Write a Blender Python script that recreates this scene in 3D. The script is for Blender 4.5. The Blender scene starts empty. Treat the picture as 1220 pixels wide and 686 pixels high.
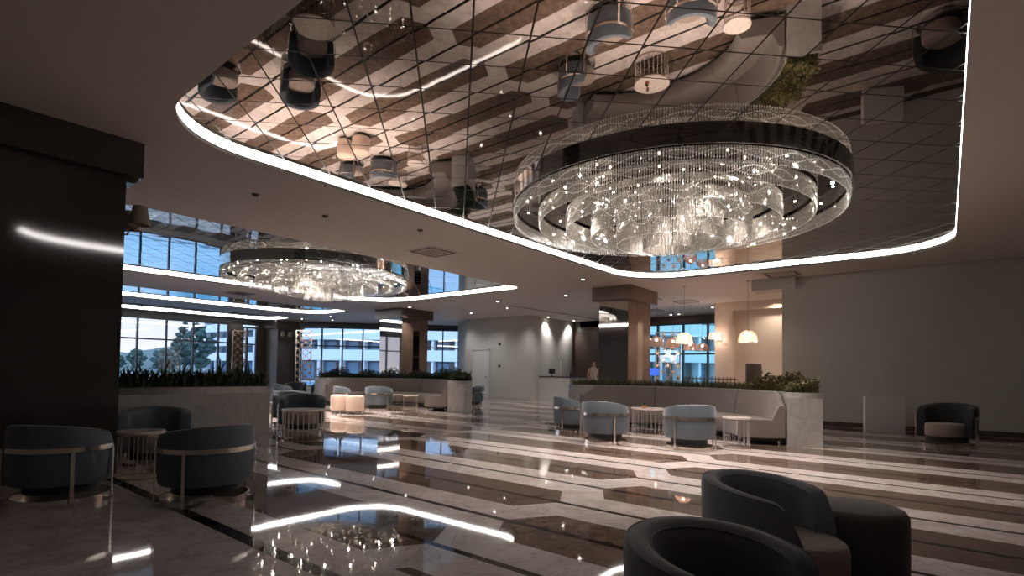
import bpy, bmesh, math, random
from mathutils import Vector, Matrix
random.seed(7)
PI=math.pi
D2R=PI/180
sc=bpy.context.scene
COL=sc.collection
# ------------------------------------------------------------------ helpers
def link(o,parent=None):
    COL.objects.link(o)
    if parent is not None: o.parent=parent
    return o
def tag(o,label=None,cat=None,group=None,kind=None):
    if label: o['label']=label
    if cat: o['category']=cat
    if group: o['group']=group
    if kind: o['kind']=kind
    return o
def empty(name,loc=(0,0,0),rz=0,s=1.0):
    o=bpy.data.objects.new(name,None); link(o); o.location=loc; o.rotation_euler=(0,0,rz); o.scale=(s,s,s); o.empty_display_size=.1
    return o
class MB:
    def __init__(s): s.bm=bmesh.new()
    def face(s,vs):
        try: return s.bm.faces.new(vs)
        except ValueError: return None
    def box(s,a,b,M=None):
        P=[(x,y,z) for x in (a[0],b[0]) for y in (a[1],b[1]) for z in (a[2],b[2])]
        vs=[s.bm.verts.new(M@Vector(p) if M else p) for p in P]
        for f in ((0,1,3,2),(4,6,7,5),(0,4,5,1),(2,3,7,6),(0,2,6,4),(1,5,7,3)): s.face([vs[i] for i in f])
        return s
    def cyl(s,c,r,z0,z1,n=16,r2=None,cap=True,M=None):
        r2=r if r2 is None else r2
        A=[];B=[]
        for i in range(n):
            t=2*PI*i/n
            p=Vector((c[0]+r*math.cos(t),c[1]+r*math.sin(t),z0)); q=Vector((c[0]+r2*math.cos(t),c[1]+r2*math.sin(t),z1))
            A.append(s.bm.verts.new(M@p if M else p)); B.append(s.bm.verts.new(M@q if M else q))
        for i in range(n):
            j=(i+1)%n; s.face([A[i],A[j],B[j],B[i]])
        if cap: s.face(A[::-1]); s.face(B)
        return s
    def lathe(s,prof,n=32,c=(0,0,0),a0=0,a1=2*PI,closed_prof=False,hfun=None):
        full=abs(a1-a0)>=2*PI-1e-6
        m=n if full else n+1
        R=[]
        for i in range(m):
            t=a0+(a1-a0)*i/n
            row=[]
            for k,(r,z) in enumerate(prof):
                zz=hfun(t,k,z) if hfun else z
                row.append(s.bm.verts.new((c[0]+r*math.cos(t),c[1]+r*math.sin(t),c[2]+zz)))
            R.append(row)
        K=len(prof)
        for i in range(n):
            A=R[i];B=R[(i+1)%m]
            for k in range(K if closed_prof else K-1):
                l=(k+1)%K
                s.face([A[k],B[k],B[l],A[l]])
        if not full and closed_prof: s.face(R[0]); s.face(R[-1][::-1])
        return s
    def tube(s,pts,r,n=6,closed=False,r1=None):
        pts=[Vector(p) for p in pts]; rows=[]
        N=len(pts)
        for i,p in enumerate(pts):
            if closed: d=pts[(i+1)%N]-pts[i-1]
            else: d=pts[min(i+1,N-1)]-pts[max(i-1,0)]
            d.normalize()
            up=Vector((0,0,1)) if abs(d.z)<.95 else Vector((1,0,0))
            u=d.cross(up).normalized(); v=d.cross(u)
            rr=r if r1 is None else r+(r1-r)*i/(N-1)
            rows.append([s.bm.verts.new(p+u*rr*math.cos(2*PI*k/n)+v*rr*math.sin(2*PI*k/n)) for k in range(n)])
        for i in range(N if closed else N-1):
            A=rows[i];B=rows[(i+1)%N]
            for k in range(n): s.face([A[k],A[(k+1)%n],B[(k+1)%n],B[k]])
        if not closed: s.face(rows[0]); s.face(rows[-1][::-1])
        return s
    def prism(s,poly,z0,z1):
        A=[s.bm.verts.new((x,y,z0)) for x,y in poly];B=[s.bm.verts.new((x,y,z1)) for x,y in poly]
        n=len(poly)
        for i in range(n): s.face([A[i],A[(i+1)%n],B[(i+1)%n],B[i]])
        s.face(A[::-1]); s.face(B)
        return s
    def octa(s,c,r,h=None):
        h=h or r
        P=[(r,0,0),(0,r,0),(-r,0,0),(0,-r,0),(0,0,h),(0,0,-h)]
        v=[s.bm.verts.new((c[0]+a,c[1]+b,c[2]+d)) for a,b,d in P]
        for i in range(4): s.face([v[i],v[(i+1)%4],v[4]]); s.face([v[(i+1)%4],v[i],v[5]])
        return s
    def ball(s,c,r,sx=1,sy=1,sz=1,sub=2,noise=0):
        g=bmesh.ops.create_icosphere(s.bm,subdivisions=sub,radius=r)
        for v in g['verts']:
            k=1+(random.uniform(-noise,noise) if noise else 0)
            v.co=Vector((c[0]+v.co.x*sx*k,c[1]+v.co.y*sy*k,c[2]+v.co.z*sz*k))
        return s
    def build(s,name,mat=None,parent=None,smooth=False,loc=None,bevel=0,seg=2):
        me=bpy.data.meshes.new(name)
        bmesh.ops.recalc_face_normals(s.bm,faces=s.bm.faces)
        s.bm.to_mesh(me); s.bm.free()
        if smooth:
            for p in me.polygons: p.use_smooth=True
            try: me.set_sharp_from_angle(angle=40*D2R)
            except Exception: pass
        if mat: me.materials.append(mat)
        o=bpy.data.objects.new(name,me); link(o,parent)
        if loc: o.location=loc
        if bevel:
            b=o.modifiers.new('bevel','BEVEL'); b.width=bevel; b.segments=seg; b.limit_method='ANGLE'
        return o
def copy_tree(o,parent=None):
    c=o.copy(); COL.objects.link(c)
    if parent is not None: c.parent=parent
    for ch in list(o.children): copy_tree(ch,c)
    return c
def copies(proto,loc,rz,label,group=None,s=None,cat=None):
    o=proto if not proto.get('used') else copy_tree(proto)
    if not proto.get('used'): proto['used']=1
    o.location=loc; o.rotation_euler=(0,0,rz); o['label']=label
    if s: o.scale=(s,s,s)
    if group: o['group']=group
    return o
# ------------------------------------------------------------------ materials
def nmat(name):
    m=bpy.data.materials.new(name); m.use_nodes=True
    return m,m.node_tree,m.node_tree.nodes['Principled BSDF']
def S(b,k,v):
    if k in b.inputs: b.inputs[k].default_value=v
def pmat(name,col,rough=.5,metal=0,spec=.5,noise=0,nscale=8,bump=0,bscale=60,sheen=0,emit=None,estr=0,alpha=1,trans=0,coat=0):
    m,nt,b=nmat(name)
    S(b,'Base Color',(*col,1)); S(b,'Roughness',rough); S(b,'Metallic',metal); S(b,'Specular IOR Level',spec)
    if sheen: S(b,'Sheen Weight',sheen); S(b,'Sheen Roughness',.4)
    if coat: S(b,'Coat Weight',coat)
    if emit: S(b,'Emission Color',(*emit,1)); S(b,'Emission Strength',estr)
    if alpha<1: S(b,'Alpha',alpha)
    if trans: S(b,'Transmission Weight',trans)
    tc=nt.nodes.new('ShaderNodeTexCoord')
    if noise:
        n=nt.nodes.new('ShaderNodeTexNoise'); n.inputs['Scale'].default_value=nscale; n.inputs['Detail'].default_value=6
        nt.links.new(tc.outputs['Object'],n.inputs['Vector'])
        mx=nt.nodes.new('ShaderNodeMix'); mx.data_type='RGBA'
        mx.inputs[6].default_value=(*[c*(1-noise) for c in col],1); mx.inputs[7].default_value=(*[min(1,c*(1+noise)) for c in col],1)
        nt.links.new(n.outputs['Fac'],mx.inputs[0]); nt.links.new(mx.outputs[2],b.inputs['Base Color'])
    if bump:
        n=nt.nodes.new('ShaderNodeTexNoise'); n.inputs['Scale'].default_value=bscale; n.inputs['Detail'].default_value=3
        nt.links.new(tc.outputs['Object'],n.inputs['Vector'])
        bp=nt.nodes.new('ShaderNodeBump'); bp.inputs['Strength'].default_value=bump; bp.inputs['Distance'].default_value=.01
        nt.links.new(n.outputs['Fac'],bp.inputs['Height']); nt.links.new(bp.outputs['Normal'],b.inputs['Normal'])
    return m
class NG:
    """tiny maths builder for node trees"""
    def __init__(s,nt): s.nt=nt
    def m(s,op,a,b=None,c=None):
        n=s.nt.nodes.new('ShaderNodeMath'); n.operation=op
        for i,v in enumerate((a,b,c)):
            if v is None: continue
            if isinstance(v,(int,float)): n.inputs[i].default_value=v
            else: s.nt.links.new(v,n.inputs[i])
        return n.outputs[0]
    def mix(s,f,a,b):
        n=s.nt.nodes.new('ShaderNodeMix'); n.data_type='RGBA'
        for i,v in ((0,f),(6,a),(7,b)):
            if isinstance(v,(int,float)): n.inputs[i].default_value=v
            elif isinstance(v,tuple): n.inputs[i].default_value=(*v,1) if len(v)==3 else v
            else: s.nt.links.new(v,n.inputs[i])
        return n.outputs[2]
    def noise(s,vec,scale,detail=4,rough=.5,dist=0):
        n=s.nt.nodes.new('ShaderNodeTexNoise'); n.inputs['Scale'].default_value=scale; n.inputs['Detail'].default_value=detail
        n.inputs['Roughness'].default_value=rough; n.inputs['Distortion'].default_value=dist
        s.nt.links.new(vec,n.inputs['Vector']); return n.outputs['Fac']
    def ramp(s,f,stops):
        n=s.nt.nodes.new('ShaderNodeValToRGB'); cr=n.color_ramp
        while len(cr.elements)<len(stops): cr.elements.new(.5)
        for e,(p,c) in zip(cr.elements,stops): e.position=p; e.color=(*c,1)
        s.nt.links.new(f,n.inputs[0]); return n.outputs[0]
def floor_material():
    m,nt,b=nmat('polished_striped_marble'); g=NG(nt)
    tc=nt.nodes.new('ShaderNodeTexCoord'); sp=nt.nodes.new('ShaderNodeSeparateXYZ'); nt.links.new(tc.outputs['Object'],sp.inputs[0])
    x,y=sp.outputs[0],sp.outputs[1]
    J=4.92; P=1.67
    sy=g.m('DIVIDE',g.m('SUBTRACT',y,2.92),J)
    seg=g.m('FLOOR',sy)
    par=g.m('MODULO',g.m('ADD',seg,100),2)          # 0 / 1
    fr=g.m('SUBTRACT',sy,seg)
    v=g.m('MULTIPLY',g.m('MINIMUM',fr,g.m('SUBTRACT',1,fr)),J)
    xs=g.m('DIVIDE',g.m('ADD',g.m('SUBTRACT',x,2.70-P/2),g.m('MULTIPLY',par,-P/2)),P)
    xs=g.m('FRACT',g.m('ADD',xs,50))
    u=g.m('MULTIPLY',g.m('ABSOLUTE',g.m('SUBTRACT',xs,.5)),P)
    inb=g.m('MULTIPLY',g.m('LESS_THAN',u,.42),g.m('GREATER_THAN',v,g.m('MULTIPLY',u,.6)))
    inb=g.m('MULTIPLY',inb,g.m('GREATER_THAN',x,2.2))
    lx=g.m('FRACT',g.m('ADD',g.m('DIVIDE',g.m('SUBTRACT',x,1.865),P/2),50.5))
    ld=g.m('MULTIPLY',g.m('ABSOLUTE',g.m('SUBTRACT',lx,.5)),P/2)
    wid=g.m('ADD',.032,g.m('MULTIPLY',g.m('LESS_THAN',x,2.2),.022))
    line=g.m('MULTIPLY',g.m('LESS_THAN',ld,wid),g.m('GREATER_THAN',x,1.6))
    O=tc.outputs['Object']
    n1=g.noise(O,1.6,8,.62,1.2); n2=g.noise(O,7,8,.65,.6); n3=g.noise(O,.8,6,.7,2.5)
    light=g.ramp(n1,[(.25,(.46,.39,.365)),(.5,(.62,.545,.515)),(.75,(.74,.665,.635))])
    vein=g.ramp(n3,[(.47,(1,1,1)),(.5,(.72,.68,.66)),(.53,(1,1,1))])
    mm=nt.nodes.new('ShaderNodeMix'); mm.data_type='RGBA'; mm.blend_type='MULTIPLY'; mm.inputs[0].default_value=.8
    nt.links.new(light,mm.inputs[6]); nt.links.new(vein,mm.inputs[7]); light=mm.outputs[2]
    brown=g.ramp(n2,[(.25,(.075,.050,.037)),(.5,(.135,.093,.070)),(.75,(.21,.150,.115))])
    c=g.mix(inb,light,brown); c=g.mix(line,c,(.018,.013,.011))
    # faint slab joints
    jx=g.m('LESS_THAN',g.m('ABSOLUTE',g.m('SUBTRACT',g.m('FRACT',g.m('ADD',g.m('DIVIDE',y,1.23),50)),.5)),.0012)
    c=g.mix(g.m('MULTIPLY',jx,.35),c,(.1,.08,.07))
    nt.links.new(c,b.inputs['Base Color'])
    S(b,'Roughness',.035); S(b,'Specular IOR Level',.5); S(b,'IOR',1.5)
    wv=g.noise(O,1.1,2,.5); bp=nt.nodes.new('ShaderNodeBump'); bp.inputs['Strength'].default_value=.14; bp.inputs['Distance'].default_value=.006
    nt.links.new(wv,bp.inputs['Height']); nt.links.new(bp.outputs['Normal'],b.inputs['Normal'])
    return m
def mirror_material(name,tint,ox=0,oy=0):
    m,nt,b=nmat(name); g=NG(nt)
    tc=nt.nodes.new('ShaderNodeTexCoord'); sp=nt.nodes.new('ShaderNodeSeparateXYZ'); nt.links.new(tc.outputs['Object'],sp.inputs[0])
    x,y=sp.outputs[0],sp.outputs[1]; k=1/math.sqrt(2); T=.48
    a=g.m('DIVIDE',g.m('SUBTRACT',g.m('MULTIPLY',g.m('SUBTRACT',x,y),k),.085+ox),T)
    c=g.m('DIVIDE',g.m('SUBTRACT',g.m('MULTIPLY',g.m('ADD',x,y),k),4.305+oy),T)
    def ln(q): return g.m('MULTIPLY',g.m('SUBTRACT',.5,g.m('ABSOLUTE',g.m('SUBTRACT',g.m('FRACT',g.m('ADD',q,100)),.5))),T)
    da,dc=ln(a),ln(c); d=g.m('MINIMUM',da,dc)
    line=g.m('LESS_THAN',d,.0085)
    # slightly different tilt for each tile
    cmb=nt.nodes.new('ShaderNodeCombineXYZ'); nt.links.new(g.m('FLOOR',g.m('ADD',a,100)),cmb.inputs[0]); nt.links.new(g.m('FLOOR',g.m('ADD',c,100)),cmb.inputs[1])
    wn=nt.nodes.new('ShaderNodeTexWhiteNoise'); nt.links.new(cmb.outputs[0],wn.inputs['Vector'])
    vs=nt.nodes.new('ShaderNodeVectorMath'); vs.operation='SUBTRACT'; nt.links.new(wn.outputs['Color'],vs.inputs[0]); vs.inputs[1].default_value=(.5,.5,.5)
    sc_=nt.nodes.new('ShaderNodeVectorMath'); sc_.operation='SCALE'; nt.links.new(vs.outputs[0],sc_.inputs[0]); sc_.inputs['Scale'].default_value=.003
    wv=g.noise(tc.outputs['Object'],1.3,2,.5); bp=nt.nodes.new('ShaderNodeBump'); bp.inputs['Strength'].default_value=.1; bp.inputs['Distance'].default_value=.006
    nt.links.new(wv,bp.inputs['Height'])
    ad=nt.nodes.new('ShaderNodeVectorMath'); nt.links.new(bp.outputs['Normal'],ad.inputs[0]); nt.links.new(sc_.outputs[0],ad.inputs[1])
    nm=nt.nodes.new('ShaderNodeVectorMath'); nm.operation='NORMALIZE'; nt.links.new(ad.outputs[0],nm.inputs[0])
    nt.links.new(nm.outputs[0],b.inputs['Normal'])
    nt.links.new(g.mix(line,tint,(.035,.028,.022)),b.inputs['Base Color']); S(b,'Metallic',1.0)
    nt.links.new(g.m('ADD',.015,g.m('MULTIPLY',line,.3)),b.inputs['Roughness'])
    return m
def marble_mat(name,base,dark,scale=1.2,rough=.25):
    m,nt,b=nmat(name); g=NG(nt); tc=nt.nodes.new('ShaderNodeTexCoord'); O=tc.outputs['Object']
    n=g.noise(O,scale,8,.65,3); f=g.noise(O,scale*5,6,.6,.5)
    c=g.ramp(n,[(.42,base),(.49,tuple((p+q)/2 for p,q in zip(base,dark))),(.5,dark),(.53,base)])
    c=g.mix(g.m('MULTIPLY',f,.25),c,tuple(v*.7 for v in base))
    nt.links.new(c,b.inputs['Base Color']); S(b,'Roughness',rough)
    return m
def wood_mat(name,c1,c2,rough=.35):
    m,nt,b=nmat(name); g=NG(nt); tc=nt.nodes.new('ShaderNodeTexCoord')
    mp=nt.nodes.new('ShaderNodeMapping'); mp.inputs['Scale'].default_value=(14,14,.8); nt.links.new(tc.outputs['Object'],mp.inputs[0])
    n=g.noise(mp.outputs[0],1.5,6,.6,.8); nt.links.new(g.ramp(n,[(.3,c1),(.7,c2)]),b.inputs['Base Color']); S(b,'Roughness',rough)
    return m
def glassy(name,tint=(.9,.95,1),refl=.08,rough=0.0,body=0.0,bodycol=(.8,.8,.8)):
    m=bpy.data.materials.new(name); m.use_nodes=True; nt=m.node_tree
    for n in list(nt.nodes): nt.nodes.remove(n)
    out=nt.nodes.new('ShaderNodeOutputMaterial'); tr=nt.nodes.new('ShaderNodeBsdfTransparent'); tr.inputs[0].default_value=(*tint,1)
    gl=nt.nodes.new('ShaderNodeBsdfGlossy'); gl.inputs['Roughness'].default_value=rough; gl.inputs['Color'].default_value=(1,1,1,1)
    fr=nt.nodes.new('ShaderNodeFresnel'); fr.inputs[0].default_value=1.5
    ad=nt.nodes.new('ShaderNodeMath'); ad.operation='ADD'; ad.use_clamp=True; nt.links.new(fr.outputs[0],ad.inputs[0]); ad.inputs[1].default_value=refl
    mx=nt.nodes.new('ShaderNodeMixShader'); nt.links.new(ad.outputs[0],mx.inputs[0]); nt.links.new(tr.outputs[0],mx.inputs[1]); nt.links.new(gl.outputs[0],mx.inputs[2])
    last=mx
    if body:
        df=nt.nodes.new('ShaderNodeBsdfDiffuse'); df.inputs[0].default_value=(*bodycol,1)
        tl=nt.nodes.new('ShaderNodeBsdfTranslucent'); tl.inputs[0].default_value=(*bodycol,1)
        a2=nt.nodes.new('ShaderNodeMixShader'); a2.inputs[0].default_value=.5; nt.links.new(df.outputs[0],a2.inputs[1]); nt.links.new(tl.outputs[0],a2.inputs[2])
        m2=nt.nodes.new('ShaderNodeMixShader'); m2.inputs[0].default_value=body; nt.links.new(mx.outputs[0],m2.inputs[1]); nt.links.new(a2.outputs[0],m2.inputs[2]); last=m2
    nt.links.new(last.outputs[0],out.inputs[0])
    return m
def emis(name,col,st):
    m=bpy.data.materials.new(name); m.use_nodes=True; nt=m.node_tree; b=nt.nodes['Principled BSDF']
    S(b,'Base Color',(.8,.8,.8,1)); S(b,'Emission Color',(*col,1)); S(b,'Emission Strength',st); return m
M={}
M['floor']=floor_material()
M['mirror']=mirror_material('bronze_mirror_tiles',(.66,.59,.54))
M['mirrorb']=mirror_material('blue_grey_mirror_tiles',(.62,.60,.58))
M['ceil']=pmat('taupe_ceiling_paint',(.63,.57,.525),.75,noise=.04,nscale=.7,bump=.05,bscale=90)
M['lip']=pmat('olive_lip_paint',(.26,.24,.20),.7)
M['ceilup']=pmat('olive_recess_paint',(.05,.048,.038),.7)
M['wall']=pmat('warm_grey_wall_paint',(.46,.43,.385),.8,noise=.05,nscale=1.0,bump=.08,bscale=70)
M['wallw']=pmat('pale_wall_paint',(.55,.55,.52),.8,noise=.03,nscale=1.2,bump=.05,bscale=70)
M['cream']=pmat('cream_wall_paint',(.72,.60,.50),.8,noise=.03,nscale=1.5,bump=.05,bscale=70)
M['wood']=wood_mat('brown_laminate',(.13,.085,.062),(.19,.125,.092),.3)
M['woodd']=wood_mat('dark_brown_laminate',(.05,.034,.027),(.085,.058,.045),.3)
M['dmirror']=pmat('dark_mirror_glass',(.52,.48,.45),.03,1)
M['gmirror']=pmat('bronze_dark_glass',(.05,.042,.038),.06,0,.9)
M['velvet']=pmat('blue_grey_velvet',(.100,.122,.145),.7,noise=.18,nscale=5,bump=.15,bscale=220,sheen=.35)
M['velvetd']=pmat('dark_slate_velvet',(.045,.06,.078),.75,noise=.18,nscale=5,bump=.15,bscale=220,sheen=.25)
M['slate']=pmat('slate_tub_velvet',(.17,.175,.185),.75,noise=.15,nscale=5,bump=.15,bscale=220,sheen=.3)
M['nearblack']=pmat('near_black_velvet',(.02,.022,.022),.8,sheen=.1)
M['taupe']=pmat('taupe_velvet',(.17,.14,.125),.75,noise=.12,nscale=6,bump=.15,bscale=220,sheen=.3)
M['seatc']=pmat('taupe_seat_velvet',(.30,.235,.195),.75,noise=.12,nscale=6,bump=.15,bscale=220,sheen=.3)
M['beige']=pmat('blush_beige_velvet',(.60,.45,.36),.8,noise=.08,nscale=6,bump=.12,bscale=220,sheen=.3)
M['black']=pmat('black_panel',(.02,.02,.02),.5)
M['chrome']=pmat('polished_champagne_steel',(.80,.74,.68),.2,1)
M['steel']=pmat('chrome_band',(.78,.77,.76),.08,1)
M['gold']=pmat('satin_brass',(.62,.47,.33),.25,1)
M['marble']=marble_mat('grey_white_marble',(.42,.40,.375),(.33,.32,.305),1.0)
M['mtop']=marble_mat('cream_marble_top',(.78,.70,.64),(.55,.42,.36),4,.15)
M['soil']=pmat('dark_soil',(.03,.022,.016),.95,noise=.4,nscale=60,bump=.6,bscale=50)
M['leaf']=pmat('olive_leaf',(.060,.075,.022),.55,noise=.5,nscale=9)
M['leafd']=pmat('dark_green_leaf',(.025,.045,.018),.5,noise=.4,nscale=9)
M['leafy']=pmat('yellow_brown_leaf',(.16,.12,.035),.6,noise=.5,nscale=9)
M['frame']=pmat('anthracite_window_frame',(.045,.05,.06),.45)
M['glass']=glassy('window_glass',(.86,.93,1.0),.02)
M['glassb']=glassy('blue_tinted_glass',(.66,.88,.92),.03)
M['led']=emis('led_strip_light',(1,.965,.94),9)
M['lamp']=emis('downlight_lens',(1,.9,.82),14)
M['lampw']=emis('crystal_spot_lens',(1,.84,.66),22)
M['white']=pmat('white_lacquer',(.62,.62,.6),.4)
M['dwhite']=pmat('grey_white_panel',(.68,.65,.62),.5)
M['crystal']=glassy('crystal_glass',(.97,.97,.97),.20,.10,.36,(.74,.68,.61))
M['bead']=pmat('faceted_bead',(1,.98,.94),.15,.15)
M['plate']=pmat('dark_mirror_plate',(.16,.14,.125),.05,1)
M['vent']=pmat('dark_vent',(.10,.085,.075),.6)
M['pinkglass']=glassy('pink_ribbed_glass',(.97,.80,.72),.12,.05,.35,(.95,.66,.55))
M['shade']=pmat('fabric_shade',(.34,.28,.22),.9)
M['shadel']=pmat('lit_fabric_shade',(.9,.75,.62),.9,emit=(1,.76,.62),estr=.3)
M['terracotta']=pmat('terracotta',(.45,.2,.1),.8)
M['skin']=pmat('skin',(.5,.3,.22),.6)
M['shirt']=pmat('white_shirt',(.62,.56,.56),.8)
M['hair']=pmat('dark_hair',(.05,.02,.015),.6)
M['extw']=pmat('white_render',(.84,.83,.85),.8)
M['extb']=pmat('brown_facade',(.20,.15,.14),.8,noise=.2,nscale=.4)
M['extg']=pmat('facade_glass',(.10,.22,.34),.1,0,.8)
M['paving']=pmat('terrace_paving',(.42,.47,.52),.7,noise=.15,nscale=.3)
M['pool']=pmat('pool_water',(.16,.46,.62),.15,noise=.2,nscale=.5,bump=.3,bscale=3)
M['hill']=pmat('scrub_hill',(.11,.14,.13),.95,noise=.5,nscale=.03)
M['tree']=pmat('tree_leaves',(.05,.085,.075),.9,noise=.5,nscale=.6)
M['bark']=pmat('bark',(.09,.07,.06),.9)
M['blue']=pmat('blue_panel',(.02,.06,.45),.5,emit=(.05,.15,1),estr=.5)
M['rattan']=pmat('rattan_frame',(.12,.08,.05),.6)
CZ=3.92; MZ=4.03
# ------------------------------------------------------------------ setting
def rrect(x0,y0,x1,y1,r,n=10):
    P=[]
    rr=r if isinstance(r,(list,tuple)) else (r,)*4
    for (cx,cy,a0),R in zip(((x1,y1,0),(x0,y1,90),(x0,y0,180),(x1,y0,270)),rr):
        ccx=cx-R if a0 in (0,270) else cx+R; ccy=cy-R if a0 in (0,90) else cy+R
        for i in range(n+1):
            t=(a0+90*i/n)*D2R; P.append((ccx+R*math.cos(t),ccy+R*math.sin(t)))
    return P
def flat_curve(name,loops,z0,z1,mat,parent=None):
    cu=bpy.data.curves.new(name,'CURVE'); cu.dimensions='2D'; cu.fill_mode='BOTH'; cu.extrude=(z1-z0)/2
    for L in loops:
        s=cu.splines.new('POLY'); s.points.add(len(L)-1)
        for p,(x,y) in zip(s.points,L): p.co=(x,y,0,1)
        s.use_cyclic_u=True
    t=bpy.data.objects.new(name+'_tmp',cu); COL.objects.link(t)
    bpy.context.view_layer.update()
    dg=bpy.context.evaluated_depsgraph_get(); me=bpy.data.meshes.new_from_object(t.evaluated_get(dg))
    COL.objects.unlink(t); bpy.data.objects.remove(t)
    for v in me.vertices: v.co.z+=(z0+z1)/2
    me.name=name; me.materials.clear(); me.materials.append(mat)
    o=bpy.data.objects.new(name,me); link(o,parent); return o
ROOM=[(-7,-9),(26,-9),(26,18),(22.3,21.9),(15.6,28.6),(15.6,30.2),(-7,30.2)]
tag(flat_curve('floor',[ROOM],-.12,0,M['floor']),kind='structure')
OPEN=[(1.97,-.16,14.35,6.97,(1.5,1.15,1.15,1.45)),(1.97,10.4,13.45,17.8,(1.7,1.2,1.2,.6)),(1.97,21.0,14.3,24.2,(1.4,1,1,.8)),(1.97,26.4,14.5,29.3,(1.3,1,1,.8))]
ceil=flat_curve('ceiling',[ROOM]+[rrect(*o) for o in OPEN],CZ,MZ+.02,M['ceil']); tag(ceil,kind='structure')
up=flat_curve('recess_slab',[ROOM],MZ+.012,MZ+.15,M['ceilup'],ceil)
names=['above the nearest crystal chandelier','above the second chandelier, by the far windows','in the third recess toward the windows','in the recess closest to the window wall']
for i,o in enumerate(OPEN):
    d=.16
    mp=flat_curve('mirror_panel',[rrect(o[0]+.006,o[1]+.006,o[2]-.006,o[3]-.006,tuple(r-.006 for r in o[4]))],MZ,MZ+.01,M['mirror'] if i==0 else M['mirrorb'],ceil)
    mp['label']='tinted mirror tiles in a diagonal grid '+names[i]
    L=rrect(*o[:4],o[4],14); n=len(L)
    b=MB(); c=((o[0]+o[2])/2,(o[1]+o[3])/2)
    def inner(p,e):
        # offset towards the inside
        q=rrect(o[0]+e,o[1]+e,o[2]-e,o[3]-e,tuple(r-e for r in o[4]),14); return q
    A=inner(None,.002);B=inner(None,.006)
    vs=[[b.bm.verts.new((p[0],p[1],z)) for p in LL] for LL,z in ((A,3.972),(B,3.974),(B,4.026),(A,4.027))]
    for j in range(n):
        k=(j+1)%n
        for r in range(4):
            q=(r+1)%4; b.face([vs[r][j],vs[r][k],vs[q][k],vs[q][j]])
    lip=MB(); vs=[[lip.bm.verts.new((p[0],p[1],z)) for p in LL] for LL,z in ((inner(None,.001),3.921),(inner(None,.004),3.921),(inner(None,.004),3.970),(inner(None,.001),3.970))]
    for j in range(n):
        k=(j+1)%n
        for r in range(4):
            q=(r+1)%4; lip.face([vs[r][j],vs[r][k],vs[q][k],vs[q][j]])
    lip.build('recess_lip',M['lip'],ceil)
    tag(b.build('light_strip',M['led']),['long white light strip edging the mirrored ceiling recess of the near chandelier','white light strip edging the recess around the second chandelier','white light strip curving around the third ceiling recess','white light strip nearest the window wall'][i],'light strip')
# walls
def wall(name,a,b,mat,kind='structure'):
    o=MB().box(a,b).build(name,mat); tag(o,kind=kind); return o
wall('wall_back',(-7,-9.2,0),(26,-9,4.1),M['wall'])
wall('wall_left',(-7.2,-9,0),(-7,30.2,4.1),M['wall'])
wall('wall_right',(15.9,-9,0),(16.15,3.46,CZ+.05),M['wall'])
wall('trim_1',(15.72,3.1,3.62),(16.4,4.2,CZ+.02),M['wall'])
wall('wall_far',(25.8,-9,0),(26,5.9,4.1),M['cream'])
# reception block
bl=flat_curve('wall_reception',[[(19.7,14.95),(24.1,14.95),(24.1,18),(22.6,21.4),(21.5,21.4),(19.7,18.95)]],0,CZ+.05,M['wallw']); tag(bl,kind='structure')
wall('trim_2',(23.98,14.6,0),(24.3,15.1,CZ+.03),M['woodd'])
# cafe wall
wall('wall_cafe',(20.0,5.98,0),(20.35,6.62,CZ+.03),M['cream'])
wall('wall_niche',(20.3,3.0,0),(20.5,6.1,CZ+.03),M['cream'])
wall('trim_3',(20.0,3.0,3.62),(20.35,5.98,CZ+.03),M['cream'])
wall('wall_side',(16.1,2.9,0),(20.5,3.1,CZ+.03),M['cream'])
# baseboards
wall('baseboard_right',(15.88,-8.9,0),(15.9,3.46,.12),M['woodd'])
wall('baseboard_reception',(19.68,15.0,0),(19.7,18.9,.12),M['wallw'])
# windows ----------------------------------------------------------
def window(name,p0,p1,z0,z1,zmid,cuts,glass):
    p0=Vector((*p0,0)); p1=Vector((*p1,0)); L=(p1-p0).length; ang=math.atan2(p1.y-p0.y,p1.x-p0.x)
    root=empty(name,p0,ang); tag(root,kind='structure')
    f=MB(); w=.035
    f.box((0,-.06,z0-.06),(L,.06,z0)); f.box((0,-.06,z1-.03),(L,.06,z1+.06)); f.box((0,-.05,zmid-.035),(L,.05,zmid+.035))
    for c in cuts: f.box((c-w,-.07,z0),(c+w,.07,z1))
    f.build('window_frame',M['frame'],root)
    for a,b_ in zip(cuts[:-1],cuts[1:]):
        for za,zb in ((z0,zmid-.035),(zmid+.035,z1-.03)):
            MB().box((a+w,-.006,za),(b_-w,.006,zb)).build('window_pane',glass,root)
    return root
sp=1.22
cw=[.04]+[ (7.33+sp*k)-(-3.0) for k in range(-8,5)]
window('window_1',(-3.0,30),(12.75,30),.35,3.62,2.62,[c for c in cw if c>.2 and c<15.6]+[15.7],M['glass'])
wall('wall_front',(-7,29.95,3.66),(15.6,30.2,CZ+.03),M['frame'])
wall('wall_sill',(-7,29.9,0),(12.75,30.2,.30),M['wallw'])
wall('wall_corner',(-7,29.95,0),(-3.0,30.2,CZ),M['wall'])
wall('wall_pier',(12.75,29.95,0),(13.45,30.2,3.7),M['woodd'])
wall('wall_corner',(14.25,29.85,0),(15.7,30.2,3.7),M['woodd'])
window('reflection_window',(13.45,30),(14.25,30),.35,3.5,2.6,[.03,.27,.77],M['glass'])  # glazed opening made up to stand in for a mirror strip's bright reflection
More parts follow.
